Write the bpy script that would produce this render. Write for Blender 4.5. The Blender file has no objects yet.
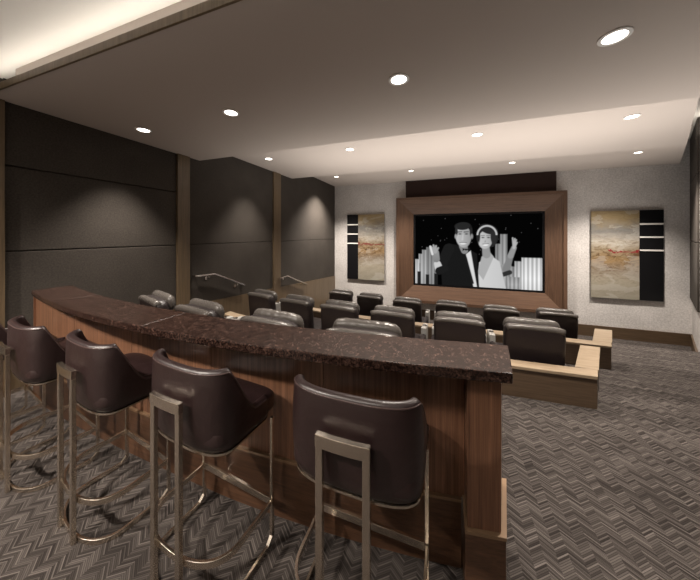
import bpy, bmesh, math, random
import numpy as np
from mathutils import Vector, Matrix
random.seed(4)
PI = math.pi
scene = bpy.context.scene
COL = scene.collection

# ------------------------------------------------------------------ materials
def new_mat(name, rough=0.5, metal=0.0, color=(0.5, 0.5, 0.5), spec=0.5, coat=0.0):
    m = bpy.data.materials.new(name); m.use_nodes = True
    b = m.node_tree.nodes['Principled BSDF']
    b.inputs['Base Color'].default_value = (*color, 1)
    b.inputs['Roughness'].default_value = rough
    b.inputs['Metallic'].default_value = metal
    b.inputs['Specular IOR Level'].default_value = spec
    b.inputs['Coat Weight'].default_value = coat
    return m, m.node_tree, b

def N(nt, kind, **kw):
    n = nt.nodes.new(kind)
    for k, v in kw.items():
        if k in n.inputs: n.inputs[k].default_value = v
        else: setattr(n, k, v)
    return n

def coords(nt, scale=(1, 1, 1), rot=(0, 0, 0)):
    tc = N(nt, 'ShaderNodeTexCoord'); mp = N(nt, 'ShaderNodeMapping')
    mp.inputs['Scale'].default_value = scale; mp.inputs['Rotation'].default_value = rot
    nt.links.new(tc.outputs['Object'], mp.inputs['Vector'])
    return mp.outputs['Vector']

def ramp(nt, fac, stops):
    r = N(nt, 'ShaderNodeValToRGB'); e = r.color_ramp.elements
    while len(e) < len(stops): e.new(0.5)
    for i, (p, c) in enumerate(stops):
        e[i].position = p; e[i].color = (*c, 1)
    nt.links.new(fac, r.inputs['Fac']); return r.outputs['Color']

def noise(nt, vec, scale, detail=4, rough=0.5, dist=0.0):
    n = N(nt, 'ShaderNodeTexNoise', Scale=scale, Detail=detail, Roughness=rough, Distortion=dist)
    nt.links.new(vec, n.inputs['Vector']); return n.outputs['Fac']

def bump(nt, b, height, strength=0.2, dist=0.002):
    n = N(nt, 'ShaderNodeBump', Strength=strength, Distance=dist)
    nt.links.new(height, n.inputs['Height']); nt.links.new(n.outputs['Normal'], b.inputs['Normal'])

def math_n(nt, op, a, b=None):
    n = N(nt, 'ShaderNodeMath'); n.operation = op
    for i, v in enumerate((a, b)):
        if v is None: continue
        if isinstance(v, (int, float)): n.inputs[i].default_value = v
        else: nt.links.new(v, n.inputs[i])
    return n.outputs[0]

def mixc(nt, fac, a, b, mode='MIX'):
    n = N(nt, 'ShaderNodeMix'); n.data_type = 'RGBA'; n.blend_type = mode
    for i, v in ((0, fac), (6, a), (7, b)):
        if isinstance(v, (int, float)): n.inputs[i].default_value = v
        elif isinstance(v, tuple): n.inputs[i].default_value = (*v, 1)
        else: nt.links.new(v, n.inputs[i])
    return n.outputs[2]

def wood(name, dark, light, scale, rough=0.38, coat=0.15):
    m, nt, b = new_mat(name, rough, coat=coat)
    v = coords(nt, scale)
    f = noise(nt, v, 1.0, 5, 0.6, 0.3)
    f2 = noise(nt, v, 4.0, 3, 0.6)
    s = math_n(nt, 'ADD', math_n(nt, 'MULTIPLY', f, 0.65), math_n(nt, 'MULTIPLY', f2, 0.35))
    c = ramp(nt, s, [(0.33, dark), (0.68, light)])
    nt.links.new(c, b.inputs['Base Color']); bump(nt, b, s, 0.12, 0.001)
    return m

M = {}
M['bar_wood'] = wood('walnut_vertical', (0.085, 0.038, 0.021), (0.29, 0.145, 0.084), (70, 70, 1.2))
M['bar_base'] = wood('walnut_horizontal', (0.055, 0.027, 0.015), (0.14, 0.070, 0.039), (1.5, 60, 60))
M['frame_h'] = wood('mahogany_horizontal', (0.078, 0.042, 0.026), (0.16, 0.092, 0.058), (1.2, 30, 40))
M['frame_v'] = wood('mahogany_vertical', (0.078, 0.042, 0.026), (0.16, 0.092, 0.058), (40, 30, 1.2))
M['oak_cap'] = wood('oak_cap', (0.22, 0.16, 0.10), (0.38, 0.295, 0.205), (3, 30, 30), 0.42)
M['oak_side'] = wood('oak_side', (0.060, 0.038, 0.023), (0.125, 0.082, 0.050), (2, 2, 50), 0.45)
M['oak_trim'] = wood('oak_pilaster', (0.095, 0.066, 0.037), (0.175, 0.124, 0.074), (30, 30, 1.0), 0.42)
M['oak_base'] = wood('oak_baseboard', (0.06, 0.038, 0.022), (0.12, 0.078, 0.045), (2, 2, 40), 0.42)
M['gold_trim'] = wood('light_edge', (0.20, 0.125, 0.07), (0.28, 0.18, 0.105), (3, 3, 40), 0.35)

m, nt, b = new_mat('granite', 0.22, spec=0.5); M['granite'] = m
v = coords(nt)
f = noise(nt, v, 38, 8, 0.75, 0.2); f2 = noise(nt, v, 110, 4, 0.7)
vo = N(nt, 'ShaderNodeTexVoronoi', Scale=60.0); nt.links.new(v, vo.inputs['Vector'])
c = ramp(nt, f, [(0.36, (0.018, 0.010, 0.008)), (0.52, (0.050, 0.031, 0.025)), (0.64, (0.11, 0.073, 0.060)), (0.76, (0.34, 0.26, 0.225))])
c2 = ramp(nt, f2, [(0.45, (0.35, 0.3, 0.3)), (0.66, (1.7, 1.5, 1.4))])
c = mixc(nt, 1.0, c, c2, 'MULTIPLY')
nt.links.new(c, b.inputs['Base Color'])

def leather(name, col, rough):
    m, nt, b = new_mat(name, rough, color=col, spec=0.75 if name.startswith('stool') else 0.5)
    v = coords(nt)
    f = noise(nt, v, 14, 3, 0.5); g = noise(nt, v, 260, 2, 0.5)
    if name.startswith('head'): f = math_n(nt, 'ADD', f, math_n(nt, 'MULTIPLY', noise(nt, v, 45, 3, .6), .5))
    h = math_n(nt, 'ADD', math_n(nt, 'MULTIPLY', f, 1.0), math_n(nt, 'MULTIPLY', g, 0.06))
    bump(nt, b, h, 0.35, 0.012)
    r = math_n(nt, 'ADD', math_n(nt, 'MULTIPLY', g, 0.12), rough - 0.06)
    nt.links.new(r, b.inputs['Roughness'])
    return m
M['stool_leather'] = leather('stool_leather', (0.024, 0.012, 0.012), 0.37)
M['seat_leather'] = leather('recliner_leather', (0.013, 0.008, 0.008), 0.46)
M['head_sheen_leather'] = leather('headrest_sheen_leather', (0.085, 0.076, 0.069), 0.27)  # paler than the seat leather: sheen on the rolls put into the colour
M['piping'] = leather('piping_leather', (0.07, 0.045, 0.042), 0.3)
m, nt, b = new_mat('brushed_nickel', 0.24, 1.0, (0.80, 0.72, 0.62)); M['nickel'] = m
m, nt, b = new_mat('polished_steel', 0.2, 1.0, (0.75, 0.73, 0.7)); M['steel'] = m
m, nt, b = new_mat('grey_arm_shell', 0.35, 0.2, (0.42, 0.41, 0.39)); M['arm_shell'] = m
m, nt, b = new_mat('black_plastic', 0.45, 0, (0.006, 0.006, 0.007), 0.2); M['black'] = m
m, nt, b = new_mat('dark_base', 0.6, 0, (0.012, 0.01, 0.01)); M['dark_base'] = m

def fabric(name, dark, light, rough=0.85, fine=180):
    m, nt, b = new_mat(name, rough, spec=0.25)
    v = coords(nt)
    f = noise(nt, v, fine, 3, 0.6); g = noise(nt, v, 2.0, 3, 0.5)
    s = math_n(nt, 'ADD', math_n(nt, 'MULTIPLY', f, 0.7), math_n(nt, 'MULTIPLY', g, 0.3))
    nt.links.new(ramp(nt, s, [(0.35, dark), (0.65, light)]), b.inputs['Base Color'])
    bump(nt, b, f, 0.2, 0.002)
    return m
M['panel'] = fabric('grey_brown_fabric', (0.040, 0.034, 0.029), (0.070, 0.060, 0.051), fine=60)
M['wallpaper'] = fabric('pale_wallpaper', (0.46, 0.44, 0.425), (0.70, 0.675, 0.655), 0.8, 26)
M['back_wall'] = fabric('taupe_wall', (0.26, 0.235, 0.21), (0.34, 0.31, 0.28))  # unseen back wall, paled to reflect more light onto bar and stools
M['housing'] = fabric('dark_brown_cloth', (0.020, 0.010, 0.008), (0.034, 0.018, 0.014), fine=40)
m, nt, b = new_mat('ceiling_paint', 0.85, 0, (0.46, 0.405, 0.365), 0.2); M['ceiling'] = m
m, nt, b = new_mat('white_ceiling_paint', 0.85, 0, (0.72, 0.69, 0.64), 0.2); M['white'] = m
m, nt, b = new_mat('white_metal', 0.4, 0, (0.75, 0.73, 0.7)); M['ring'] = m

def emit(name, col, s):
    m = bpy.data.materials.new(name); m.use_nodes = True; nt = m.node_tree
    nt.nodes.remove(nt.nodes['Principled BSDF'])
    e = N(nt, 'ShaderNodeEmission'); e.inputs[0].default_value = (*col, 1); e.inputs[1].default_value = s
    nt.links.new(e.outputs[0], nt.nodes['Material Output'].inputs['Surface'])
    return m
M['lamp'] = emit('lamp_lens', (1.0, 0.93, 0.82), 9.0)
M['led'] = emit('led_strip', (1.0, 0.94, 0.86), 6.0)

# carpet: rows of zigzag stripes
m, nt, b = new_mat('chevron_carpet', 0.95, spec=0.1); M['carpet'] = m
tc = N(nt, 'ShaderNodeTexCoord'); sp = N(nt, 'ShaderNodeSeparateXYZ')
nt.links.new(tc.outputs['Object'], sp.inputs[0])
X, Y, Z = sp.outputs
P = 0.060
tri = N(nt, 'ShaderNodeMath'); tri.operation = 'PINGPONG'; nt.links.new(X, tri.inputs[0]); tri.inputs[1].default_value = P
v_ = math_n(nt, 'ADD', Y, math_n(nt, 'MULTIPLY', tri.outputs[0], 0.72))
# jog each column a little so the stripes break up like a woven herringbone
colid = math_n(nt, 'FLOOR', math_n(nt, 'DIVIDE', X, P))
sid = math_n(nt, 'FLOOR', math_n(nt, 'DIVIDE', v_, 0.0100))
sid2 = math_n(nt, 'FLOOR', math_n(nt, 'DIVIDE', v_, 0.04))
def wn(a, b_):
    cb = N(nt, 'ShaderNodeCombineXYZ'); nt.links.new(a, cb.inputs[0]); nt.links.new(b_, cb.inputs[1])
    w = N(nt, 'ShaderNodeTexWhiteNoise'); w.noise_dimensions = '2D'; nt.links.new(cb.outputs[0], w.inputs['Vector'])
    return w.outputs['Value']
col2 = math_n(nt, 'FLOOR', math_n(nt, 'DIVIDE', X, P * 3))
s1 = wn(colid, sid); s2 = wn(col2, sid2)
fr = math_n(nt, 'FRACT', math_n(nt, 'DIVIDE', v_, 0.0100))
gap = math_n(nt, 'GREATER_THAN', fr, 0.22)
nz = noise(nt, tc.outputs['Object'], 350, 2, 0.6); nl = noise(nt, tc.outputs['Object'], 1.6, 3, 0.5)
cn = wn(math_n(nt, 'MULTIPLY', sid, 0.0), sid)
s = math_n(nt, 'ADD', math_n(nt, 'MULTIPLY', s1, 0.32), math_n(nt, 'MULTIPLY', s2, 0.06))
s = math_n(nt, 'ADD', s, math_n(nt, 'MULTIPLY', cn, 0.28))
s = math_n(nt, 'ADD', s, math_n(nt, 'MULTIPLY', nz, 0.22))
s = math_n(nt, 'ADD', s, math_n(nt, 'MULTIPLY', nl, 0.12))
s = math_n(nt, 'MULTIPLY', s, math_n(nt, 'ADD', math_n(nt, 'MULTIPLY', gap, 0.5), 0.5))
cc = ramp(nt, s, [(0.14, (0.016, 0.013, 0.012)), (0.42, (0.048, 0.041, 0.037)), (0.80, (0.140, 0.122, 0.112))])
nt.links.new(cc, b.inputs['Base Color']); bump(nt, b, s, 0.5, 0.004)

# paintings: abstract, layered noise bands
def painting(name, seed, red):
    m, nt, b = new_mat(name, 0.55)
    tc = N(nt, 'ShaderNodeTexCoord'); mp = N(nt, 'ShaderNodeMapping')
    mp.inputs['Location'].default_value = (seed, 0, seed * 0.7); mp.inputs['Scale'].default_value = (1, 1, 2.2)
    nt.links.new(tc.outputs['Object'], mp.inputs['Vector']); v = mp.outputs['Vector']
    sp = N(nt, 'ShaderNodeSeparateXYZ'); nt.links.new(tc.outputs['Object'], sp.inputs[0]); z = sp.outputs[2]
    n1 = noise(nt, v, 2.2, 8, 0.65, 0.8); n2 = noise(nt, v, 4.5, 8, 0.7, 1.2)
    zz = math_n(nt, 'ADD', math_n(nt, 'DIVIDE', z, 2.5), math_n(nt, 'MULTIPLY', math_n(nt, 'SUBTRACT', n1, 0.5), 0.22))
    c = ramp(nt, zz, [(0.02, (0.27, 0.25, 0.20)), (0.22, (0.31, 0.28, 0.22)), (0.34, (0.24, 0.20, 0.155)), (0.45, (0.24, 0.155, 0.07)),
                      (0.55, (0.25, 0.20, 0.13)), (0.66, (0.38, 0.35, 0.30)), (0.80, (0.16, 0.155, 0.145)), (0.95, (0.28, 0.21, 0.11))])
    stain = ramp(nt, n2, [(0.38, (0.30, 0.17, 0.07)), (0.46, (0.75, 0.68, 0.58)), (0.56, (1.1, 1.1, 1.1))])
    band = math_n(nt, 'SUBTRACT', 1.0, math_n(nt, 'MINIMUM', math_n(nt, 'MULTIPLY', math_n(nt, 'ABSOLUTE', math_n(nt, 'SUBTRACT', zz, 0.48)), 2.6), 0.8))
    c = mixc(nt, band, c, stain, 'MULTIPLY')
    n3 = noise(nt, v, 1.3, 6, 0.6, 0.5)
    c = mixc(nt, math_n(nt, 'MULTIPLY', math_n(nt, 'GREATER_THAN', n3, 0.55), 0.35), c, (0.42, 0.40, 0.36))
    # the red or brown mark in the middle band
    d = math_n(nt, 'ABSOLUTE', math_n(nt, 'SUBTRACT', zz, 0.55))
    mk = math_n(nt, 'MULTIPLY', math_n(nt, 'LESS_THAN', d, 0.009), math_n(nt, 'GREATER_THAN', math_n(nt, 'ADD', sp.outputs[0], math_n(nt, 'MULTIPLY', n2, 0.2)), 0.5))
    c = mixc(nt, mk, c, red)
    nt.links.new(c, b.inputs['Base Color'])
    return m
M['art_right'] = painting('abstract_right', 3.1, (0.20, 0.008, 0.012))
M['art_left'] = painting('abstract_left', 8.3, (0.16, 0.03, 0.02))

# ------------------------------------------------------------------ mesh helpers
def link(name, bm, mats, parent=None, smooth=False, loc=None, bev=0, seg=2):
    me = bpy.data.meshes.new(name); bm.normal_update()
    bmesh.ops.recalc_face_normals(bm, faces=bm.faces)
    bm.to_mesh(me); bm.free()
    if not isinstance(mats, (list, tuple)): mats = [mats]
    for x in mats: me.materials.append(x)
    o = bpy.data.objects.new(name, me); COL.objects.link(o)
    if parent: o.parent = parent
    if loc: o.location = loc
    if smooth:
        for p in me.polygons: p.use_smooth = True
    if bev:
        md = o.modifiers.new('bevel', 'BEVEL'); md.width = bev; md.segments = seg; md.limit_method = 'ANGLE'; md.angle_limit = 0.7
    return o

def tag(o, label, cat, group=None):
    o['label'] = label; o['category'] = cat
    if group: o['group'] = group
    return o

def thing(name, label, cat, loc=(0, 0, 0), rz=0, group=None):
    o = bpy.data.objects.new(name, None); COL.objects.link(o); o.empty_display_size = 0.1
    o.location = loc; o.rotation_euler = (0, 0, rz)
    return tag(o, label, cat, group)

def struct(name, bm, mats, **k):
    o = link(name, bm, mats, **k); o['kind'] = 'structure'; return o

def copy_tree(o, parent=None):
    c = o.copy(); COL.objects.link(c)
    if parent: c.parent = parent
    for ch in list(o.children): copy_tree(ch, c)
    return c

def box(bm, x0, x1, y0, y1, z0, z1, mi=0):
    vs = [bm.verts.new(p) for p in ((x0, y0, z0), (x1, y0, z0), (x1, y1, z0), (x0, y1, z0), (x0, y0, z1), (x1, y0, z1), (x1, y1, z1), (x0, y1, z1))]
    for f in ((0, 3, 2, 1), (4, 5, 6, 7), (0, 1, 5, 4), (1, 2, 6, 5), (2, 3, 7, 6), (3, 0, 4, 7)):
        bm.faces.new([vs[i] for i in f]).material_index = mi
    return bm

def prism(bm, poly, z0, z1, mi=0):
    """poly: list of (x,y); z0/z1 numbers or per-vertex lists"""
    n = len(poly)
    a0 = z0 if isinstance(z0, (list, tuple)) else [z0] * n
    a1 = z1 if isinstance(z1, (list, tuple)) else [z1] * n
    lo = [bm.verts.new((p[0], p[1], a0[i])) for i, p in enumerate(poly)]
    hi = [bm.verts.new((p[0], p[1], a1[i])) for i, p in enumerate(poly)]
    fs = [bm.faces.new(lo[::-1]), bm.faces.new(hi)]
    for i in range(n): fs.append(bm.faces.new([lo[i], lo[(i + 1) % n], hi[(i + 1) % n], hi[i]]))
    for f in fs: f.material_index = mi
    return bm

def strip_solid(bm, front, back, z0, z1, mi=0):
    """solid between two polylines of the same length"""
    n = len(front)
    g = lambda z, i: z[i] if isinstance(z, (list, tuple)) else z
    R = [[bm.verts.new((*front[i], g(z0, i))), bm.verts.new((*back[i], g(z0, i))), bm.verts.new((*back[i], g(z1, i))), bm.verts.new((*front[i], g(z1, i)))] for i in range(n)]
    fs = [bm.faces.new(R[0]), bm.faces.new(R[-1][::-1])]
    for i in range(n - 1):
        for j in range(4):
            k = (j + 1) % 4
            fs.append(bm.faces.new([R[i][j], R[i + 1][j], R[i + 1][k], R[i][k]]))
    for f in fs: f.material_index = mi
    return bm

def sweep(bm, pts, a, b, up=(0, 0, 1), seg=4, closed=False):
    """bar along pts: seg 4 = rectangle a (across) x b (up); else round tube of radius a"""
    pts = [Vector(p) for p in pts]; up = Vector(up); rings = []
    n = len(pts)
    for i, p in enumerate(pts):
        if closed: d0, d1 = p - pts[i - 1], pts[(i + 1) % n] - p
        else:
            d0 = p - pts[i - 1] if i else pts[1] - p
            d1 = pts[i + 1] - p if i < n - 1 else d0
        t = (d0.normalized() + d1.normalized()).normalized()
        s = t.cross(up)
        if s.length < 1e-4: s = t.cross(Vector((0, 1, 0)))
        s.normalize(); u = s.cross(t).normalized()
        k = 1 / max(0.5, math.cos(d0.angle(d1) / 2)) if d0.length and d1.length else 1
        if seg == 4: off = [s * a * .5 * q * k + u * b * .5 * r for q, r in ((-1, -1), (1, -1), (1, 1), (-1, 1))]
        else: off = [s * a * math.cos(2 * PI * j / seg) + u * a * math.sin(2 * PI * j / seg) for j in range(seg)]
        rings.append([bm.verts.new(p + o) for o in off])
    m_ = len(rings[0])
    for i in range(n if closed else n - 1):
        A, B = rings[i], rings[(i + 1) % n]
        for j in range(m_): bm.faces.new([A[j], B[j], B[(j + 1) % m_], A[(j + 1) % m_]])
    if not closed: bm.faces.new(rings[0][::-1]); bm.faces.new(rings[-1])
    return bm

def cushion(bm, cx, cy, w, d, z0, z1, ex=4.0, r=0.03, crown=0.01, n=40, mat=None):
    """rounded pad built of superellipse rings"""
    mat = mat or Matrix.Identity(4)
    def ring(k, z):
        out = []
        for i in range(n):
            a = 2 * PI * i / n; c, s = math.cos(a), math.sin(a)
            x = math.copysign(abs(c) ** (2 / ex), c) * (w / 2 - k); y = math.copysign(abs(s) ** (2 / ex), s) * (d / 2 - k)
            out.append(bm.verts.new(mat @ Vector((cx + x, cy + y, z))))
        return out
    rs = []
    for t in range(5):
        a = PI / 2 * t / 4; rs.append(ring(r * (1 - math.sin(a)), z0 + r * (1 - math.cos(a))))
    for t in range(1, 6):
        a = PI / 2 * t / 5; rs.append(ring(r * (1 - math.cos(a)), z1 - crown - r * (1 - math.sin(a))))
    m0 = min(w, d) / 2
    for k, q in ((.3, .45), (.55, .75), (.8, .95)): rs.append(ring(r + (m0 - r) * k, z1 - crown + crown * q))
    for A, B in zip(rs, rs[1:]):
        for i in range(n): bm.faces.new([A[i], A[(i + 1) % n], B[(i + 1) % n], B[i]])
    bm.faces.new(rs[0][::-1]); bm.faces.new(rs[-1])
    return bm

def disc_ring(bm, r0, r1, z0, z1, n=32, cx=0, cy=0):
    R = []
    for i in range(n):
        a = 2 * PI * i / n; c, s = math.cos(a), math.sin(a)
        R.append([bm.verts.new((cx + r * c, cy + r * s, z)) for r, z in ((r0, z0), (r1, z0), (r1, z1), (r0, z1))])
    for i in range(n):
        A, B = R[i], R[(i + 1) % n]
        for j in range(4): bm.faces.new([A[j], B[j], B[(j + 1) % 4], A[(j + 1) % 4]])
    return bm

def cyl(bm, r, z0, z1, n=28, cx=0, cy=0, r2=None):
    r2 = r if r2 is None else r2
    a = [bm.verts.new((cx + r * math.cos(2 * PI * i / n), cy + r * math.sin(2 * PI * i / n), z0)) for i in range(n)]
    b_ = [bm.verts.new((cx + r2 * math.cos(2 * PI * i / n), cy + r2 * math.sin(2 * PI * i / n), z1)) for i in range(n)]
    bm.faces.new(a[::-1]); bm.faces.new(b_)
    for i in range(n): bm.faces.new([a[i], a[(i + 1) % n], b_[(i + 1) % n], b_[i]])
    return bm

B = bmesh.new
# ------------------------------------------------------------------ camera
F = 262.0; TH = math.atan(93 / F); EYE = 1.62
cam = bpy.data.cameras.new('camera'); co = bpy.data.objects.new('camera', cam); COL.objects.link(co)
cam.sensor_width = 36; cam.lens = 36 * F / 700; cam.shift_y = -55 / 700; cam.clip_start = 0.05
co.location = (0, 0, EYE); co.rotation_euler = (PI / 2, 0, TH)
scene.camera = co

# ------------------------------------------------------------------ room shell
XL = -4.2; YF = 9.88; YB = -2.2; XR = 5.36; FRZ = -1.42
LV = [(YB - .1, 3.45, 0.0), (3.45, 5.0, -0.28), (5.0, 6.9, -0.60), (6.9, 8.0, -1.0), (8.0, YF + .1, FRZ)]
bm = B()
pr_ = []
for y0, y1, z in LV: pr_ += [(y0, z), (y1, z)]
xs = (XL - 0.1, 6.6)
top = [[bm.verts.new((x, y, z)) for x in xs] for y, z in pr_]
bot = [[bm.verts.new((x, y, FRZ - .15)) for x in xs] for y in (pr_[0][0], pr_[-1][0])]
for a, c in zip(top, top[1:]): bm.faces.new([a[0], a[1], c[1], c[0]])
bm.faces.new([top[0][0], top[0][1], bot[0][1], bot[0][0]]); bm.faces.new([top[-1][0], top[-1][1], bot[1][1], bot[1][0]])
bm.faces.new([bot[0][0], bot[0][1], bot[1][1], bot[1][0]])
for k in (0, 1): bm.faces.new([t[k] for t in top] + [bot[1][k], bot[0][k]])
struct('floor', bm, M['carpet'])

CZ = 4.25
struct('wall_left', box(B(), XL - .12, XL, YB, YF, FRZ, CZ), M['panel'])
struct('wall_back', box(B(), XL - .12, 6.6, YB - .12, YB, FRZ, CZ), M['back_wall'])
struct('wall_front', box(B(), XL - .12, 6.62, YF, YF + .12, FRZ, CZ), M['wallpaper'])
rw = [(XR, YB), (XR, 8.05), (6.42, YF)]
struct('wall_right', strip_solid(B(), rw, [(XR + .15, YB), (XR + .15, 8.0), (6.57, YF)], FRZ, CZ), M['wallpaper'])
struct('baseboard_front', box(B(), XL, 6.42, YF - .04, YF, FRZ, -1.09), M['oak_base'])
struct('baseboard_right', strip_solid(B(), [(XR - .04, YB), (XR - .04, 8.07), (6.39, YF)], rw, [0, FRZ, FRZ], [.14, -1.09, -1.09]), M['oak_base'])
# upper ceiling and the stepped soffits
struct('ceiling', box(B(), XL - .12, 6.62, 1.5, YF + .12, CZ, CZ + .1), M['white'])
edge = lambda y: 2.85 + .587 * (y - 4.35)
E3 = lambda y: 4.28 + .575 * (y - 6.65)
struct('ceiling', prism(B(), [(XL, 1.21), (edge(1.21), 1.21), (edge(3.57), 3.57), (XL, 3.57)], 2.97, 3.04), M['ceiling'])
struct('ceiling', prism(B(), [(XL, 3.57), (edge(3.57), 3.57), (edge(6.65), 6.65), (XL, 6.65)], 3.27, 3.34), M['ceiling'])
struct('ceiling', prism(B(), [(XL, 6.65), (E3(6.65), 6.65), (E3(YF), YF), (XL, YF)], 3.60, 3.67), M['ceiling'])
bm = B()   # risers of the steps and raised edge of the soffit
box(bm, XL, edge(3.57), 3.52, 3.57, 3.04, 3.34); box(bm, XL, edge(6.65), 6.60, 6.65, 3.34, 3.67)
struct('trim_1', bm, M['ceiling'])
# raised tray over the bar: ceiling, white upstand with its shade put in as tan paint, wooden lip
bm = B(); box(bm, XL, XR, YB, 1.30, 3.20, 3.30); box(bm, XL, -3.83, 1.30, 1.50, 3.20, 3.30)
struct('ceiling', bm, M['white'])
struct('trim_2', box(B(), -3.83, edge(1.21), 1.285, 1.31, 3.04, 3.20), M['ceiling'])
struct('trim_3', box(B(), XL, edge(1.21), 1.195, 1.21, 2.966, 3.028), M['oak_trim'])
# closes the gap between tray and upper ceiling
struct('trim_4', box(B(), XL, XR, 1.46, 1.50, 3.30, CZ), M['white'])
# side fascia rising from the slanted soffit edge
bm = B()
strip_solid(bm, [(edge(1.5), 1.5), (edge(3.57), 3.57)], [(edge(1.5) + .04, 1.5), (edge(3.57) + .04, 3.57)], 2.97, 3.12)
strip_solid(bm, [(edge(3.57), 3.57), (edge(6.65), 6.65)], [(edge(3.57) + .04, 3.57), (edge(6.65) + .04, 6.65)], 3.27, 3.42)
strip_solid(bm, [(E3(6.65), 6.65), (E3(YF), YF)], [(E3(6.65) + .04, 6.65), (E3(YF) + .04, YF)], 3.60, 3.75)
struct('trim_5', bm, M['ceiling'])

# left wall: pilasters, fabric panels, sloping wood wainscot
n_t = 6
for (a, b_) in ((1.08, 1.315), (3.13, 3.35), (5.74, 6.05)):
    struct('trim_%d' % n_t, box(B(), XL, XL + .07, a, b_, 0 if a < 3 else (-.3 if a < 5 else -.62), 2.968 if a < 3 else CZ), M['oak_trim']); n_t += 1
WT = lambda y: .40 if y < 3.3 else .40 - (y - 3.3) * .068
bays = [(YB, 1.08, 'dark fabric wall panel nearest the camera, above the bar stools at left'),
        (1.315, 3.13, 'dark grey fabric wall panel behind the left end of the bar'),
        (3.35, 5.74, 'dark grey fabric wall panel behind the longer near handrail'),
        (6.05, YF, 'dark grey fabric wall panel next to the corner by the left painting')]
for a, b_, lab in bays:
    t = thing('fabric_wall_panel', lab, 'wall panel', (XL, (a + b_) / 2, 0), group='fabric panels on the left wall')
    for z0, z1 in (((None, 1.445), (1.457, 2.32), (2.332, CZ)) if a < 3 else ((None, 1.445), (1.457, CZ))):
        bm = B()
        ys = (a + .004 - (a + b_) / 2, b_ - .004 - (a + b_) / 2)
        zb = [WT(a), WT(b_)] if z0 is None else [z0, z0]
        strip_solid(bm, [(.001, ys[0]), (.001, ys[1])], [(.035, ys[0]), (.035, ys[1])], zb, [z1, z1])
        link('fabric_section', bm, M['panel'], t, bev=.006)
bm = B()
for a, b_ in ((YB, 3.13), (3.35, 5.74), (6.05, YF)):
    strip_solid(bm, [(XL, a), (XL, b_)], [(XL + .05, a), (XL + .05, b_)], FRZ, [WT(a), WT(b_)])
struct('trim_%d' % n_t, bm, M['oak_trim']); n_t += 1
# right wall fabric panel, on the slanted part of the wall
bm = B()
d = Vector((6.42 - XR, YF - 8.05, 0)).normalized(); nrm = Vector((-d.y, d.x, 0))
p0 = Vector((XR, 8.05, 0)) + d * .03; p1 = Vector((6.42, YF, 0)) - d * .01
q = [(p0 + nrm * .002), (p1 + nrm * .002), (p1 + nrm * .04), (p0 + nrm * .04)]
base = Vector(((p0 + p1) / 2))
for z0, z1 in ((-.10, 1.44), (1.455, 3.0), (3.015, CZ - .02)):
    prism(bm, [(v.x - base.x, v.y - base.y) for v in q], z0, z1)
tag(link('fabric_wall_panel', bm, M['panel'], loc=(base.x, base.y, 0), bev=.006), 'dark fabric panel on the right wall beside the right painting', 'wall panel')
bm = B(); 
for z0, z1 in ((.9, 1.44), (1.455, 2.6)): box(bm, -.04, -.002, -4.5, 4.5, z0, z1)
tag(link('fabric_wall_panel', bm, M['panel'], loc=(XR, 3.2, 0), bev=.006), 'long fabric panel along the right aisle wall', 'wall panel')

# ------------------------------------------------------------------ bar
BX0, BX1 = -3.84, 0.262
yf = lambda x: 1.06 + .053 * (x + 1.35) ** 2
def rng(a, b_, n): return [a + (b_ - a) * i / n for i in range(n + 1)]
bar = thing('bar', 'curved dark walnut bar with stepped plinth behind the row of stools', 'bar', (-1.8, 1.35, 0))
off = Vector((-1.8, 1.35))
def curved(x0, x1, f0, f1, z0, z1, n=40, skew0=0, skew1=0):
    bm = B()
    xs = rng(x0, x1, n)
    strip_solid(bm, [(x - off.x, yf(x) + f0 - off.y) for x in xs],
                [(x + (skew1 * i / n) - off.x, yf(x) + f1 - off.y) for i, x in enumerate(xs)], z0, z1)
    return bm
PLX0 = BX0 + .03
def pf(x):
    k = min(1, max(0, (x + 3.81) / 2.3)); return .03 + .195 * math.sin(k * PI / 2)
def body(x0, x1, d0, f1, z0, z1, n=40):
    xs = rng(x0, x1, n)
    return strip_solid(B(), [(x - off.x, yf(x) + pf(x) + d0 - off.y) for x in xs], [(x - off.x, yf(x) + f1(x) - off.y) for x in xs], z0, z1)
# front panels: one sheet with fine joints
bm = B()
js = [PLX0, -3.0, -2.2, -1.4, -.62, .0995]
for a, b_ in zip(js, js[1:]):
    xs = rng(a + .0015, b_ - .0015, 10)
    strip_solid(bm, [(x - off.x, yf(x) + pf(x) - off.y) for x in xs], [(x - off.x, yf(x) + pf(x) + .02 - off.y) for x in xs], .336, 1.025)
link('front_panel', bm, M['bar_wood'], bar)
link('carcass', body(PLX0 + .012, .115, .021, lambda x: .285, .336, 1.025), M['bar_wood'], bar)
link('plinth', body(PLX0, .085, -.015, lambda x: .31, 0, .322), M['bar_base'], bar, bev=.003)
link('plinth_trim', body(PLX0, .085, -.018, lambda x: .30, .322, .336), M['gold_trim'], bar)
# end pier, wider than the panel and closer to the viewer, with its own plinth and pale edge
def endblock(x0, x1, f0, f1, z0, z1, sk):
    bm = B(); prism(bm, [(x0 - off.x, yf(x0) + f0 - off.y), (x1 - off.x, yf(x1) + f0 - off.y), (x1 + sk - off.x, yf(x1) + f1 - off.y), (x0 - off.x, yf(x0) + f1 - off.y)], z0, z1)
    return bm
link('end_pier', endblock(.100, .234, .075, .335, .348, 1.025, .05), M['bar_wood'], bar, bev=.002)
link('end_plinth', endblock(.090, .250, .060, .365, 0, .334, .06), M['bar_base'], bar, bev=.003)
link('end_plinth_trim', endblock(.089, .252, .058, .366, .334, .348, .06), M['gold_trim'], bar)
link('left_end_panel', curved(PLX0 - .021, PLX0 - .001, .012, .285, 0, 1.025, 2), M['bar_wood'], bar)
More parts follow.
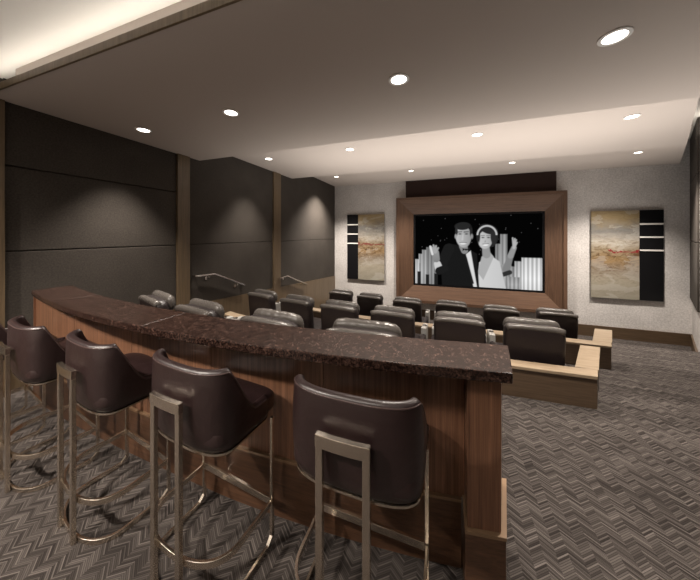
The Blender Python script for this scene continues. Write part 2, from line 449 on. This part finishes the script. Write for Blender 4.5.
# worktop in three lengths with hairline joints
bm = B()
for a, b_ in ((BX0, -3.02), (-3.017, -1.72), (-1.717, BX1)):
    xs = rng(a, b_, 16)
    strip_solid(bm, [(x - off.x, yf(x) - off.y) for x in xs], [(x + (.045 if i == 16 and b_ == BX1 else 0) - off.x, yf(x) + .30 - off.y) for i, x in enumerate(xs)], 1.026, 1.07)
tag(link('worktop', bm, M['granite'], loc=(off.x, off.y, 0), bev=.005), 'long polished brown granite worktop lying on the curved bar', 'worktop')
bm = None

# ------------------------------------------------------------------ bar stool
def make_stool():
    t = thing('bar_stool', 'x', 'bar stool', group='leather bar stools along the bar')
    # shell
    W_, RB, YC = .262, .115, -.08
    plan = []
    yend = .10
    for i in range(10): plan.append((-W_, yend + (YC - yend) * i / 10))
    for i in range(41):
        a = PI + PI * i / 40; c, s = math.cos(a), math.sin(a); e = 2.9
        plan.append((math.copysign(abs(c) ** (2 / e), c) * W_, YC + math.copysign(abs(s) ** (2 / e), s) * RB))
    for i in range(1, 11): plan.append((W_, YC + (yend - YC) * i / 10))
    n = len(plan)
    def ztop(y):
        if y < -.13: return 1.035
        k = min(1, (y + .13) / .155)
        return 1.035 - .235 * (3 * k * k - 2 * k ** 3) ** .72
    bm = B(); rings = []; rim = []; low = []
    for i, (x, y) in enumerate(plan):
        a = plan[max(0, i - 1)]; c = plan[min(n - 1, i + 1)]
        tx, ty = c[0] - a[0], c[1] - a[1]; L = math.hypot(tx, ty); nx, ny = ty / L, -tx / L
        if nx * x + ny * (y - .05) < 0: nx, ny = -nx, -ny
        zt = ztop(y); zb = .672; zi = .74; h = zt - zb
        sd = abs(nx); fl = lambda z: (.014 - .014 * sd) * ((z - zb) / .36) + .010 * math.sin(PI * min(1, (z - zb) / .36))
        prof = [(-.035, zb), (-.010, zb + .006), (-.001, zb + .022)]
        for k in range(1, 7):
            z = zb + .022 + (zt - .016 - zb - .022) * k / 6; prof.append((fl(z), z))
        ft = fl(zt)
        prof += [(ft - .003, zt - .006), (ft - .014, zt), (ft - .026, zt), (ft - .036, zt - .007), (ft - .040, zt - .02)]
        for k in range(1, 5):
            z = zt - .02 + (zi - zt + .02) * k / 4; prof.append((fl(z) - .042, z))
        prof.append((-.06, zb + .01))
        rings.append([bm.verts.new((x + nx * o, y + ny * o, z)) for o, z in prof])
        rim.append((x + nx * (ft - .001), y + ny * (ft - .001), zt - .014)); low.append((x - nx * .006, y - ny * .006, zb + .002))
    m_ = len(rings[0])
    for A, C in zip(rings, rings[1:]):
        for j in range(m_): bm.faces.new([A[j], C[j], C[(j + 1) % m_], A[(j + 1) % m_]])
    bm.faces.new(rings[0]); bm.faces.new(rings[-1][::-1])
    link('backrest', bm, M['stool_leather'], t, smooth=True)
    pp = link('piping', sweep(B(), rim, .0042, 0, seg=6), M['piping'], t, smooth=True)
    # seat
    bm = B(); cushion(bm, 0, .010, .525, .40, .69, .800, ex=6, r=.032, crown=.014)
    for v in bm.verts:   # slightly waterfall front
        if v.co.y > .08: v.co.z -= (v.co.y - .08) ** 2 * .9
    link('seat', bm, M['stool_leather'], t, smooth=True)
    # metal pan under shell
    bm = B(); loop = low + [(.22, .155, .674), (-.22, .155, .674)]
    lo = [bm.verts.new((p[0], p[1], .664)) for p in loop]; hi = [bm.verts.new((p[0], p[1], .673)) for p in loop]
    bm.faces.new(lo[::-1]); bm.faces.new(hi)
    for i in range(len(loop)): bm.faces.new([lo[i], lo[(i + 1) % len(loop)], hi[(i + 1) % len(loop)], hi[i]])
    link('seat_pan', bm, M['nickel'], t)
    # rear posts and bridge
    py = -.240
    for s in (-1, 1):
        link('rear_post', box(B(), s * .0875 - .0135, s * .0875 + .0135, py - .010, py + .010, 0, .866), M['nickel'], t, bev=.002)
    arc = [(x, py - .006 + .5 * x * x, .888) for x in rng(-.101, .101, 10)]
    link('bridge', sweep(B(), arc, .022, .046), M['nickel'], t, bev=.002)
    link('mounting_block', box(B(), -.05, .05, -.235, -.190, .870, .884), M['nickel'], t)
    # rings: floor runner and foot ring
    fy = .135; fx = .262
    def upath(z, y_front):
        p = [(-fx, y_front, z), (-fx, -.07, z)]
        for i in range(1, 24):
            a = PI + PI * i / 24; c, s = math.cos(a), math.sin(a); e = 2.35
            p.append((math.copysign(abs(c) ** (2 / e), c) * fx, -.07 + math.copysign(abs(s) ** (2 / e), s) * .158, z))
        return p + [(fx, -.07, z), (fx, y_front, z)]
    link('floor_runner', sweep(B(), upath(.014, fy - .035), .013, .026), M['nickel'], t, bev=.002)
    link('foot_ring', sweep(B(), upath(.222, fy - .012), .013, .030), M['nickel'], t, bev=.002)
    link('footrest', box(B(), -fx + .008, fx - .008, fy - .008, fy + .008, .205, .240), M['nickel'], t, bev=.002)
    for s in (-1, 1):
        bm = B(); sweep(bm, [(s * fx, fy, .664), (s * fx, fy, .045), (s * fx, fy - .036, .012)], .016, .016, up=(1, 0, 0))
        link('front_leg', bm, M['nickel'], t)
    return t
st0 = make_stool()
stools = [(-3.38, 1.10, .16, 'brown leather bar stool at the left edge of the photo, mostly cut off'),
          (-2.64, 1.085, .15, 'brown leather bar stool second from the left, beside the one cut off'),
          (-1.885, 1.06, .14, 'brown leather bar stool in the middle of the row of five'),
          (-1.12, 1.05, .09, 'brown leather bar stool second from the right, left of the largest one'),
          (-.33, 1.09, .0, 'large nearest brown leather bar stool at the right end of the bar')]
for i, (x, y, rz, lab) in enumerate(stools):
    o = st0 if i == 0 else copy_tree(st0)
    o.location = (x, y, 0); o.rotation_euler.z = -rz; o['label'] = lab

# ------------------------------------------------------------------ recliner
def make_recliner():
    t = thing('theater_recliner', 'x', 'recliner')
    lean = Matrix.Translation((0, -.30, .1)) @ Matrix.Rotation(.10, 4, 'X')
    def slab(bm, w, d, h, cy, cz, r, ex=5):      # upright pad
        mt = lean @ Matrix.Translation((0, cy, cz)) @ Matrix.Rotation(PI / 2, 4, 'X')
        return cushion(bm, 0, 0, w, h, -d / 2, d / 2, ex=ex, r=r, crown=.01, mat=mt)
    link('backrest', slab(B(), .57, .15, .52, .0, .56, .045, 7), M['seat_leather'], t, smooth=True)
    link('lower_back_panel', slab(B(), .56, .12, .44, .005, .20, .03, 8), M['seat_leather'], t, smooth=True)
    # head pillow: fat roll with sewn pleats
    bm = B(); rings = []
    L = .275
    for i in range(33):
        u = -1 + 2 * i / 32; x = u * L
        k = (1 - abs(u) ** 7) ** .5 if abs(u) < 1 else 0
        k = max(.12, k) * (1 + .018 * math.cos(u * 22) + .012 * math.sin(u * 41))
        rings.append([bm.verts.new(lean @ Vector((x, (.097) + .052 * k * math.cos(a), .755 + .085 * k * math.sin(a) + (.02 if math.sin(a) > 0 else 0)))) for a in [2 * PI * j / 14 for j in range(14)]])
    for A, C in zip(rings, rings[1:]):
        for j in range(14): bm.faces.new([A[j], C[j], C[(j + 1) % 14], A[(j + 1) % 14]])
    bm.faces.new(rings[0][::-1]); bm.faces.new(rings[-1])
    link('head_pillow', bm, M['head_sheen_leather'], t, smooth=True)
    # rolled top of the back
    bm = B(); pts = [lean @ Vector((x, -.035, .803 - .02 * (abs(x) / .27) ** 6)) for x in rng(-.265, .265, 16)]
    sweep(bm, pts, .034, 0, seg=12)
    link('top_roll', bm, M['head_sheen_leather'], t, smooth=True)
    link('seat', cushion(B(), 0, .05, .55, .62, .26, .46, ex=6, r=.05, crown=.03), M['seat_leather'], t, smooth=True)
    link('footrest', cushion(B(), 0, .385, .54, .08, .08, .40, ex=6, r=.03, crown=.0), M['seat_leather'], t, smooth=True)
    link('base', box(B(), -.27, .27, -.30, .34, 0, .27), M['dark_base'], t, bev=.01)
    for s in (-1, 1):
        a = cushion(B(), s * .312, -.05, .072, .56, .06, .50, ex=6, r=.024, crown=.008)
        ar = link('armrest', a, M['seat_leather'], t, smooth=True)
        cs = link('console', box(B(), s * .312 - .036, s * .312 + .036, .16, .38, .02, .58), M['arm_shell'], ar, bev=.012, seg=3)
        bm = B(); disc_ring(bm, .025, .031, .578, .588, cx=s * .312, cy=.27); cyl(bm, .025, .576, .582, cx=s * .312, cy=.27, n=24)
        bm2 = link('cup_holder', bm, M['steel'], ar)
    return t
rc0 = make_recliner()
rows = {
 'row nearest the bar': (0.0, 'recliners in the row nearest the bar', [
   (-3.05, 2.11, .30, 'leather recliner at the far left end of the row nearest the bar'),
   (-2.25, 1.98, .20, 'leather recliner second from left in the row nearest the bar'),
   (-1.36, 1.92, .12, 'leather recliner third from left in the row nearest the bar'),
   (-.56, 1.93, -.03, 'leather recliner showing a wide pale headrest above the middle of the worktop')]),
 'middle': (-.28, 'recliners in the middle row', [
   (-2.86, 3.72, .22, 'leather recliner at the left end of the middle row, below the near handrail'),
   (-2.10, 3.56, .16, 'leather recliner second from left in the middle row'),
   (-1.36, 3.47, .12, 'leather recliner third from left in the middle row'),
   (-.61, 3.42, .08, 'leather recliner third from right in the middle row of three rows'),
   (.18, 3.42, .04, 'leather recliner second from right in the middle row'),
   (.93, 3.44, .0, 'leather recliner at the right end of the middle row, in the front oak surround')]),
 'front': (-.60, 'recliners in the row nearest the screen', [
   (-2.19, 5.63, .12, 'leather recliner at the left end of the screen row, below the left painting'),
   (-1.47, 5.48, .10, 'leather recliner second from left in the screen row, below the left painting'),
   (-.67, 5.36, .08, 'leather recliner third from left in the screen row'),
   (.15, 5.38, .05, 'leather recliner third from right in the screen row, below the screen middle'),
   (.96, 5.30, .02, 'leather recliner second from right in the screen row'),
   (1.80, 5.38, .0, 'leather recliner at the right end of the screen row')])}
first = True
for key, (z, grp, lst) in rows.items():
    for (x, y, rz, lab) in lst:
        o = rc0 if first else copy_tree(rc0); first = False
        # stored y is where the back stands; seat origin lies ahead of it
        dx, dy = math.sin(rz), math.cos(rz)
        o.location = (x + .30 * dx, y + .30 * dy, z); o.rotation_euler.z = -rz
        o['label'] = lab; o['group'] = grp
del key

# ------------------------------------------------------------------ oak surrounds behind the rows
def surround(name, label, line, T, zt, zbF, side_end, zbB, wing_w):
    """line: polyline of the outer front top edge; wing goes back from its right end"""
    cx, cy = line[-1]
    t = thing(name, label, 'half wall', (cx, cy, zbF))
    L = lambda p: (p[0] - cx, p[1] - cy)
    x1, y1 = side_end
    fr = [L(p) for p in line]; bk = [L((p[0], p[1] + T)) for p in line]
    d = Vector((x1 - cx, y1 - cy)).normalized()
    bk[-1] = (T * d.x / d.y, T)
    z = lambda q: q - zbF
    link('wall_panel', strip_solid(B(), fr, bk, 0, z(zt) - .03), M['oak_side'], t)
    o_ = .012
    link('cap', strip_solid(B(), [(p[0], p[1] - o_) for p in fr], bk, z(zt) - .03, z(zt)), M['oak_cap'], t, bev=.003)
    ins = [(0, 0), L((x1, y1)), (x1 - cx - wing_w, y1 - cy), (-wing_w + T * d.x / d.y, T)]
    ins[0] = (T * d.x / d.y, T + .001); ins[3] = (-wing_w + T * d.x / d.y, T + .001)
    link('wing_panel', prism(B(), ins, z(zbB), z(zt) - .03), M['oak_side'], t)
    e = [(p[0] + (.010 if i in (0, 1) else 0), p[1]) for i, p in enumerate(ins)]
    link('wing_cap', prism(B(), e, z(zt) - .03, z(zt)), M['oak_cap'], t, bev=.003)
    return t
surround('half_wall', 'low oak half wall with pale cap behind the middle row of recliners',
         [(-3.45, 3.42), (-2.7, 3.22), (-2.0, 3.10), (-1.3, 3.02), (-.6, 2.98), (1.35, 3.06)], .14, .31, 0.0, (1.72, 3.86), -.28, .18)
surround('half_wall', 'farther low oak half wall with pale cap behind the screen row of recliners',
         [(-2.95, 4.98), (-2.2, 4.84), (-1.4, 4.74), (-.6, 4.70), (2.24, 4.72)], .16, .05, -.28, (2.62, 5.52), -.60, .22)

# ------------------------------------------------------------------ handrails
def handrail(label, pts, zs):
    x = XL + .11
    base = Vector((x, pts[0][0], pts[0][1]))
    t = thing('handrail', label, 'handrail', base, group='steel handrails on the left wall')
    P_ = [Vector((XL + .037, pts[0][0] - .06, pts[0][1])), Vector((x - .01, pts[0][0] - .06, pts[0][1]))] + [Vector((x, y, z)) for y, z in pts] + [Vector((XL + .037, pts[-1][0] + .02, pts[-1][1] - .01))]
    P_ = [p - base for p in P_]
    link('rail', sweep(B(), P_, .042, .03), M['steel'], t, bev=.003)
    for y, z in zs:
        bm = B(); sweep(bm, [Vector((XL + .036, y, z - .07)) - base, Vector((x, y, z - .07)) - base, Vector((x, y, z - .012)) - base], .008, 0, seg=8)
        br = link('bracket', bm, M['steel'], t, smooth=True)
        bm = B(); cyl(bm, .03, 0, .008)
        bmesh.ops.transform(bm, matrix=Matrix.Translation(Vector((XL + .035, y, z - .07)) - base) @ Matrix.Rotation(PI / 2, 4, 'Y'), verts=bm.verts)
        link('bracket_plate', bm, M['steel'], br)
handrail('steel handrail on the left wall nearer the bar', [(3.50, .895), (3.82, .885), (4.60, .53)], [(3.70, .885), (4.42, .61)])
handrail('steel handrail on the left wall nearer the screen', [(6.02, .475), (6.28, .485), (7.36, .06)], [(6.2, .48), (7.1, .16)])

# ------------------------------------------------------------------ screen wall
hs = tag(link('screen_housing', box(B(), -1.29, 3.30, YF - .13, YF - .002, 2.975, 3.595), M['housing'], bev=.004), 'dark brown boxed valance above the screen surround', 'valance')
fx0, fx1, fz0, fz1 = -1.62, 3.53, -.80, 2.97; FD = .26
ix0, ix1, iz0, iz1 = -1.02, 3.02, -.21, 2.375
fcx, fcz = (fx0 + fx1) / 2, fz0
fr = thing('screen_surround', 'deep mitred mahogany surround around the cinema screen', 'screen surround', (fcx, YF - .004, fz0))
def rim(i):
    """one mitred side: outer flat edge then slope to the screen"""
    O = [(fx0, fz0), (fx1, fz0), (fx1, fz1), (fx0, fz1)]; w = .10
    Mid = [(fx0 + w, fz0 + w), (fx1 - w, fz0 + w), (fx1 - w, fz1 - w), (fx0 + w, fz1 - w)]
    I = [(ix0, iz0), (ix1, iz0), (ix1, iz1), (ix0, iz1)]
    bm = B(); rows_ = []
    for k in (i, (i + 1) % 4):
        seq = [(O[k], 0), (O[k], -FD), (Mid[k], -FD - .005), (Mid[k], -FD + .02), (I[k], -.07), (I[k], 0)]
        rows_.append([bm.verts.new((p[0] - fcx, y, p[1] - fz0)) for p, y in seq])
    for a in range(6):
        b_ = (a + 1) % 6
        bm.faces.new([rows_[0][a], rows_[1][a], rows_[1][b_], rows_[0][b_]])
    bm.faces.new(rows_[0]); bm.faces.new(rows_[1][::-1])
    return bm
for i in range(4): link('surround_side', rim(i), M['frame_h'] if i % 2 == 0 else M['frame_v'], fr)

scx, scz = (ix0 + ix1) / 2, iz0
sc = thing('video_screen', 'wide video screen showing a black and white picture of a couple', 'screen', (scx, YF - .01, iz0))
W2 = (ix1 - ix0) / 2 - .004; H2 = iz1 - iz0
bm = B(); box(bm, -W2, W2, -.05, 0, .004, H2 - .004); link('bezel', bm, M['black'], sc)
# picture computed as soft shapes: a generic couple in evening dress before a model skyline
GX, GY = 330, 206
px0, px1, pz0, pz1 = -W2 + .065, W2 - .065, .07, H2 - .07
U, V = np.meshgrid(np.linspace(0, 1.61, GX), np.linspace(0, 1, GY))
rs = np.random.RandomState(3)
img = np.full(U.shape, .0012)
def ss(d, w=.006): return np.clip(.5 - d / (2 * w), 0, 1)
def ell(cx, cy, rx, ry, a=0.0):
    x, y = U - cx, V - cy; c, s = math.cos(a), math.sin(a); x, y = x * c + y * s, -x * s + y * c
    return (np.sqrt((x / rx) ** 2 + (y / ry) ** 2) - 1) * min(rx, ry)
def cap(x0, y0, x1, y1, r0, r1):
    dx, dy = x1 - x0, y1 - y0; t = np.clip(((U - x0) * dx + (V - y0) * dy) / (dx * dx + dy * dy), 0, 1)
    return np.hypot(U - x0 - t * dx, V - y0 - t * dy) - (r0 + (r1 - r0) * t)
def rect(x0, x1, y0, y1): return np.maximum(np.maximum(x0 - U, U - x1), np.maximum(y0 - V, V - y1))
def poly(pts):
    d = np.full(U.shape, -9.0)   # convex polygon, clockwise
    for (x0, y0), (x1, y1) in zip(pts, pts[1:] + pts[:1]):
        L = math.hypot(x1 - x0, y1 - y0); d = np.maximum(d, -((U - x0) * (y1 - y0) - (V - y0) * (x1 - x0)) / L)
    return d
def paint(d, val, w=.006):
    global img
    k = ss(d, w); img = img * (1 - k) + val * k
for _ in range(40):
    paint(ell(rs.rand() * 1.6, .4 + rs.rand() * .6, .003, .003), .10 + .1 * rs.rand(), .004)
for x0, x1, h, g in ((0, .05, .36, .75), (.05, .10, .44, .55), (.10, .16, .50, .45), (.16, .30, .54, .30), (.06, .07, .3, .2),
                     (1.07, 1.15, .60, .35), (1.13, 1.21, .73, .42), (1.21, 1.33, .30, .38), (1.30, 1.40, .37, .62), (1.38, 1.62, .42, .85), (1.22, 1.36, .16, .45)):
    paint(rect(x0, x1, -.1, h), g * (.75 + .25 * np.cos((U - x0) * 130)) * (1.15 - .5 * np.abs(V / h - .35)))
for x0, h in ((.03, .18), (.15, .14), (.27, .16)): paint(rect(x0, x0 + .05, -.1, h), .015)
# woman
paint(ell(.97, .70, .135, .155), .02)
paint(cap(1.02, .14, 1.21, .30, .085, .05), .24 + .3 * (V - .1))
paint(cap(1.20, .26, 1.25, .44, .045, .033), .22); paint(cap(1.17, .19, 1.24, .22, .03, .03), .03)
paint(cap(1.25, .44, 1.29, .55, .036, .030), .30)
for k, (dx, dy) in enumerate(((.03, .12), (.045, .105), (.005, .13), (.055, .07))): paint(cap(1.29, .55, 1.27 + dx, .55 + dy, .014, .008), .45)
paint(poly([(.84, -.02), (.87, .34), (1.00, .45), (1.12, .36), (1.20, -.02)]), .62 - .25 * (U - .95))
paint(poly([(.85, .2), (.90, .42), (.99, .50), (1.05, .42), (.92, .10)]), .42)
paint(cap(.96, .45, .95, .56, .05, .045), .30)
paint(ell(.945, .655, .088, .125, -.1), .50 - .9 * (U - .93) * 1.2)
paint(ell(.985, .80, .115, .065, -.35), .02); paint(ell(1.045, .68, .035, .10, .1), .025); paint(ell(.86, .70, .022, .09), .02)
paint(np.abs(ell(.965, .72, .118, .125)) - .010 + np.where(V < .72, 1, 0), .55)
for ex in (.915, .985): paint(ell(ex, .685, .017, .008), .04); paint(cap(ex - .022, .71, ex + .02, .713, .004, .003), .08)
paint(ell(.95, .585, .032, .014, .1), .85); paint(cap(.915, .595, .985, .60, .004, .004), .12); paint(cap(.948, .64, .942, .625, .006, .008), .32)
# man
paint(poly([(.38, -.02), (.36, .40), (.47, .60), (.66, .56), (.84, .46), (.87, -.02)]), .010)
paint(cap(.47, .52, .34, .22, .075, .065), .012)
paint(cap(.34, .22, .315, .30, .06, .048), .6); paint(cap(.34, .20, .42, .24, .055, .05), .012)
paint(cap(.30, .37, .285, .46, .048, .052), .22 + .5 * (V - .33))
for k, (dx, dy) in enumerate(((-.055, .075), (-.025, .10), (.01, .09), (.04, .06))): paint(cap(.285, .47, .285 + dx, .47 + dy, .018, .012), .38)
paint(cap(.245, .44, .215, .55, .016, .014), .70)
paint(poly([(.70, .45), (.76, .50), (.84, .0), (.80, -.02)]), .70); paint(cap(.70, .40, .79, .05, .012, .012), .012)
paint(cap(.665, .56, .68, .50, .055, .045), .25)
paint(ell(.665, .70, .100, .155, .06), .44 - 1.1 * (U - .64))
paint(ell(.655, .845, .105, .055, .05), .02); paint(ell(.575, .77, .018, .06), .03); paint(ell(.765, .765, .018, .07), .02)
paint(ell(.565, .70, .014, .03), .35); paint(ell(.775, .70, .015, .033), .28)
for ex in (.620, .705): paint(ell(ex, .735, .020, .009), .04); paint(cap(ex - .03, .762, ex + .026, .766, .007, .005), .04)
paint(cap(.66, .72, .652, .655, .008, .014), .52); paint(ell(.660, .600, .040, .014), .80); paint(cap(.618, .612, .705, .612, .004, .004), .10)
paint(poly([(.655, .495), (.655, .535), (.70, .52)]), .01); paint(poly([(.75, .495), (.70, .515), (.75, .545)]), .01); paint(ell(.70, .515, .014, .014), .01)
paint(poly([(.60, .54), (.66, .50), (.72, .44), (.66, .58)]), .55)
img = np.clip(img, 0, 1)
me = bpy.data.meshes.new('picture')
xs_ = px0 + (px1 - px0) * U / 1.61; zs_ = pz0 + (pz1 - pz0) * V
verts = np.stack([xs_.ravel(), np.full(xs_.size, -.052), zs_.ravel()], 1)
idx = np.arange(GX * GY).reshape(GY, GX)
faces = np.stack([idx[:-1, :-1].ravel(), idx[:-1, 1:].ravel(), idx[1:, 1:].ravel(), idx[1:, :-1].ravel()], 1)
me.from_pydata(verts.tolist(), [], faces.tolist())
ca = me.color_attributes.new('picture', 'FLOAT_COLOR', 'POINT')
g = img.ravel(); ca.data.foreach_set('color', np.stack([g, g, g, np.ones_like(g)], 1).ravel().astype(np.float32))
m = bpy.data.materials.new('screen_picture'); m.use_nodes = True; nt = m.node_tree; nt.nodes.remove(nt.nodes['Principled BSDF'])
at = N(nt, 'ShaderNodeAttribute'); at.attribute_name = 'picture'; e = N(nt, 'ShaderNodeEmission'); SCREEN_E = e
e.inputs[1].default_value = 1.0
nt.links.new(at.outputs['Color'], e.inputs[0]); nt.links.new(e.outputs[0], nt.nodes['Material Output'].inputs['Surface'])
me.materials.append(m)
o = bpy.data.objects.new('display', me); COL.objects.link(o); o.parent = sc

# ------------------------------------------------------------------ wall art
def artwork(label, x0, x1, z0, z1, split, flip, mat, group):
    """painted canvas with a black slatted side panel"""
    k = .97
    t = thing('abstract_painting', label, 'painting', (x0, YF, z0))
    w, h = x1 - x0, z1 - z0
    a, b_ = (0, split) if not flip else (w - split, w)
    c, d_ = (split, w) if not flip else (0, w - split)
    link('canvas', box(B(), a, b_, -.08, -.03, 0, h), mat, t, bev=.004)
    link('black_panel', box(B(), c, d_, -.075, -.03, 0, h), M['black'], t, bev=.004)
    link('backing_frame', box(B(), .04, w - .04, -.03, 0, .04, h - .04), M['dark_base'], t)
    for q in (.845, .70, .555):
        link('silver_bar', box(B(), c + (.004 if not flip else .01), d_ - (.01 if not flip else .004), -.10, -.075, h * q - .022, h * q + .022), M['ring'], t, bev=.003)
artwork('large tan abstract painting with a red mark and black barred strip, right of the screen', 4.18, 5.80, -.24, 2.33, 1.10, False, M['art_right'], None)
artwork('narrower tan abstract painting with a black barred strip, left of the screen', -3.60, -2.10, -.12, 2.42, 1.04, True, M['art_left'], None)

# ------------------------------------------------------------------ lights
def lamp_light(name, loc, energy, size=130, blend=.6, radius=.06, col=(1.0, .90, .80), rot=(0, 0, 0)):
    l = bpy.data.lights.new(name, 'SPOT'); l.energy = energy; l.spot_size = math.radians(size); l.spot_blend = blend
    l.shadow_soft_size = radius; l.color = col
    o = bpy.data.objects.new(name, l); COL.objects.link(o); o.location = loc; o.rotation_euler = rot
def make_downlight():
    t = thing('downlight', 'x', 'ceiling light')
    link('trim_ring', disc_ring(B(), .066, .088, -.008, 0), M['ring'], t)
    link('lens', cyl(B(), .066, -.005, -.001), M['lamp'], t)
    return t
dl0 = make_downlight(); ndl = 0
LG = 5.0
def place_down(x, y, z, lab, grp, energy, size=92, blend=.85, sc_=1.0):
    global ndl
    o = dl0 if ndl == 0 else copy_tree(dl0); ndl += 1
    o.location = (x, y, z); o.scale = (sc_, sc_, 1); o['label'] = lab; o['group'] = grp
    lamp_light('downlight_beam', (x, y, z - .03), energy * LG, size, blend)
pos = ['at the left', 'second from the left', 'third from the left', 'at the right']
G1 = 'downlights in the ceiling level nearest the camera'
for i, (x, e_) in enumerate(((-3.62, 60), (-2.20, 45), (-.36, 45), (1.10, 75))):
    place_down(x, 2.28, 2.97, 'round downlight %s in the nearest and lowest ceiling level' % pos[i], G1, e_, 80 if i == 0 else 100)
G2 = 'downlights in the middle ceiling level'
for i, (x, e_) in enumerate(((-3.55, 65), (-1.69, 50), (.53, 50), (2.48, 90))):
    place_down(x, 4.75, 3.27, 'round downlight %s in the middle ceiling level' % pos[i], G2, e_, 80 if i == 0 else 100)
G3 = 'downlights in the farthest ceiling level'
for i, (x, e_) in enumerate(((-3.41, 240), (-.93, 150), (1.78, 140), (4.41, 235))):
    place_down(x, 8.23, 3.60, 'round downlight %s in the farthest ceiling level before the screen wall' % pos[i], G3, e_, 108)
# lamps of the raised tray above and behind the camera
G4 = 'downlights in the raised ceiling over the bar stools'
for i, (x, y, e_) in enumerate(((-3.5, -.8, 150), (-2.1, -.8, 80), (-.7, -.8, 16), (1.6, -1.2, 5))):
    place_down(x, y, 3.20, 'round downlight %s in the raised ceiling behind the camera' % pos[i], G4, e_, 140)

# cove strips
def area(name, loc, sx, sy, energy, rot=(0, 0, 0), col=(1.0, .93, .84)):
    l = bpy.data.lights.new(name, 'AREA'); l.shape = 'RECTANGLE'; l.size = sx; l.size_y = sy; l.energy = energy; l.color = col
    o = bpy.data.objects.new(name, l); COL.objects.link(o); o.location = loc; o.rotation_euler = rot
area('cove_light', ((XL + 1.0) / 2, 1.245, 3.045), 5.1, .05, 11, (PI + .75, 0, 0))
# cove above the slanted right soffit edge
ang = math.atan2(6.65 - 1.5, edge(6.65) - edge(1.5))
area('cove_light_side', (edge(4.0) + .02 - .25, 4.2, 3.46), 5.0, .10, 10, (PI, 0, -ang))
area('cove_light_side', (E3(8.3) - .25, 8.3, 3.80), 3.0, .10, 8, (PI, 0, -ang))

for loc, sx, sy, e_ in (((.2, 5.1, 1.15), 6.4, 1.8, 98), ((1.2, 8.1, .5), 9.0, 2.2, 85), ((2.8, 3.4, .4), 1.4, 3.0, 22), ((-1.6, -.9, 1.6), 5.0, 1.6, 30)):
    area('ambient_fill', loc, sx, sy, e_, (PI, 0, 0), (1.0, .945, .885))  # unseen upward fills added to brighten the ceilings; no lamps stand here
for l in bpy.data.lights:
    if l.name.startswith('ambient'): l.specular_factor = 0.0; l.spread = math.radians(130)
w = bpy.data.worlds.new('world'); scene.world = w; w.use_nodes = True
w.node_tree.nodes['Background'].inputs[0].default_value = (.9, .85, .8, 1); w.node_tree.nodes['Background'].inputs[1].default_value = 0.02

scene.view_settings.view_transform = 'Standard'; scene.view_settings.look = 'None'
scene.view_settings.gamma = 1; scene.view_settings.use_curve_mapping = False
scene.view_settings.exposure = 0.0
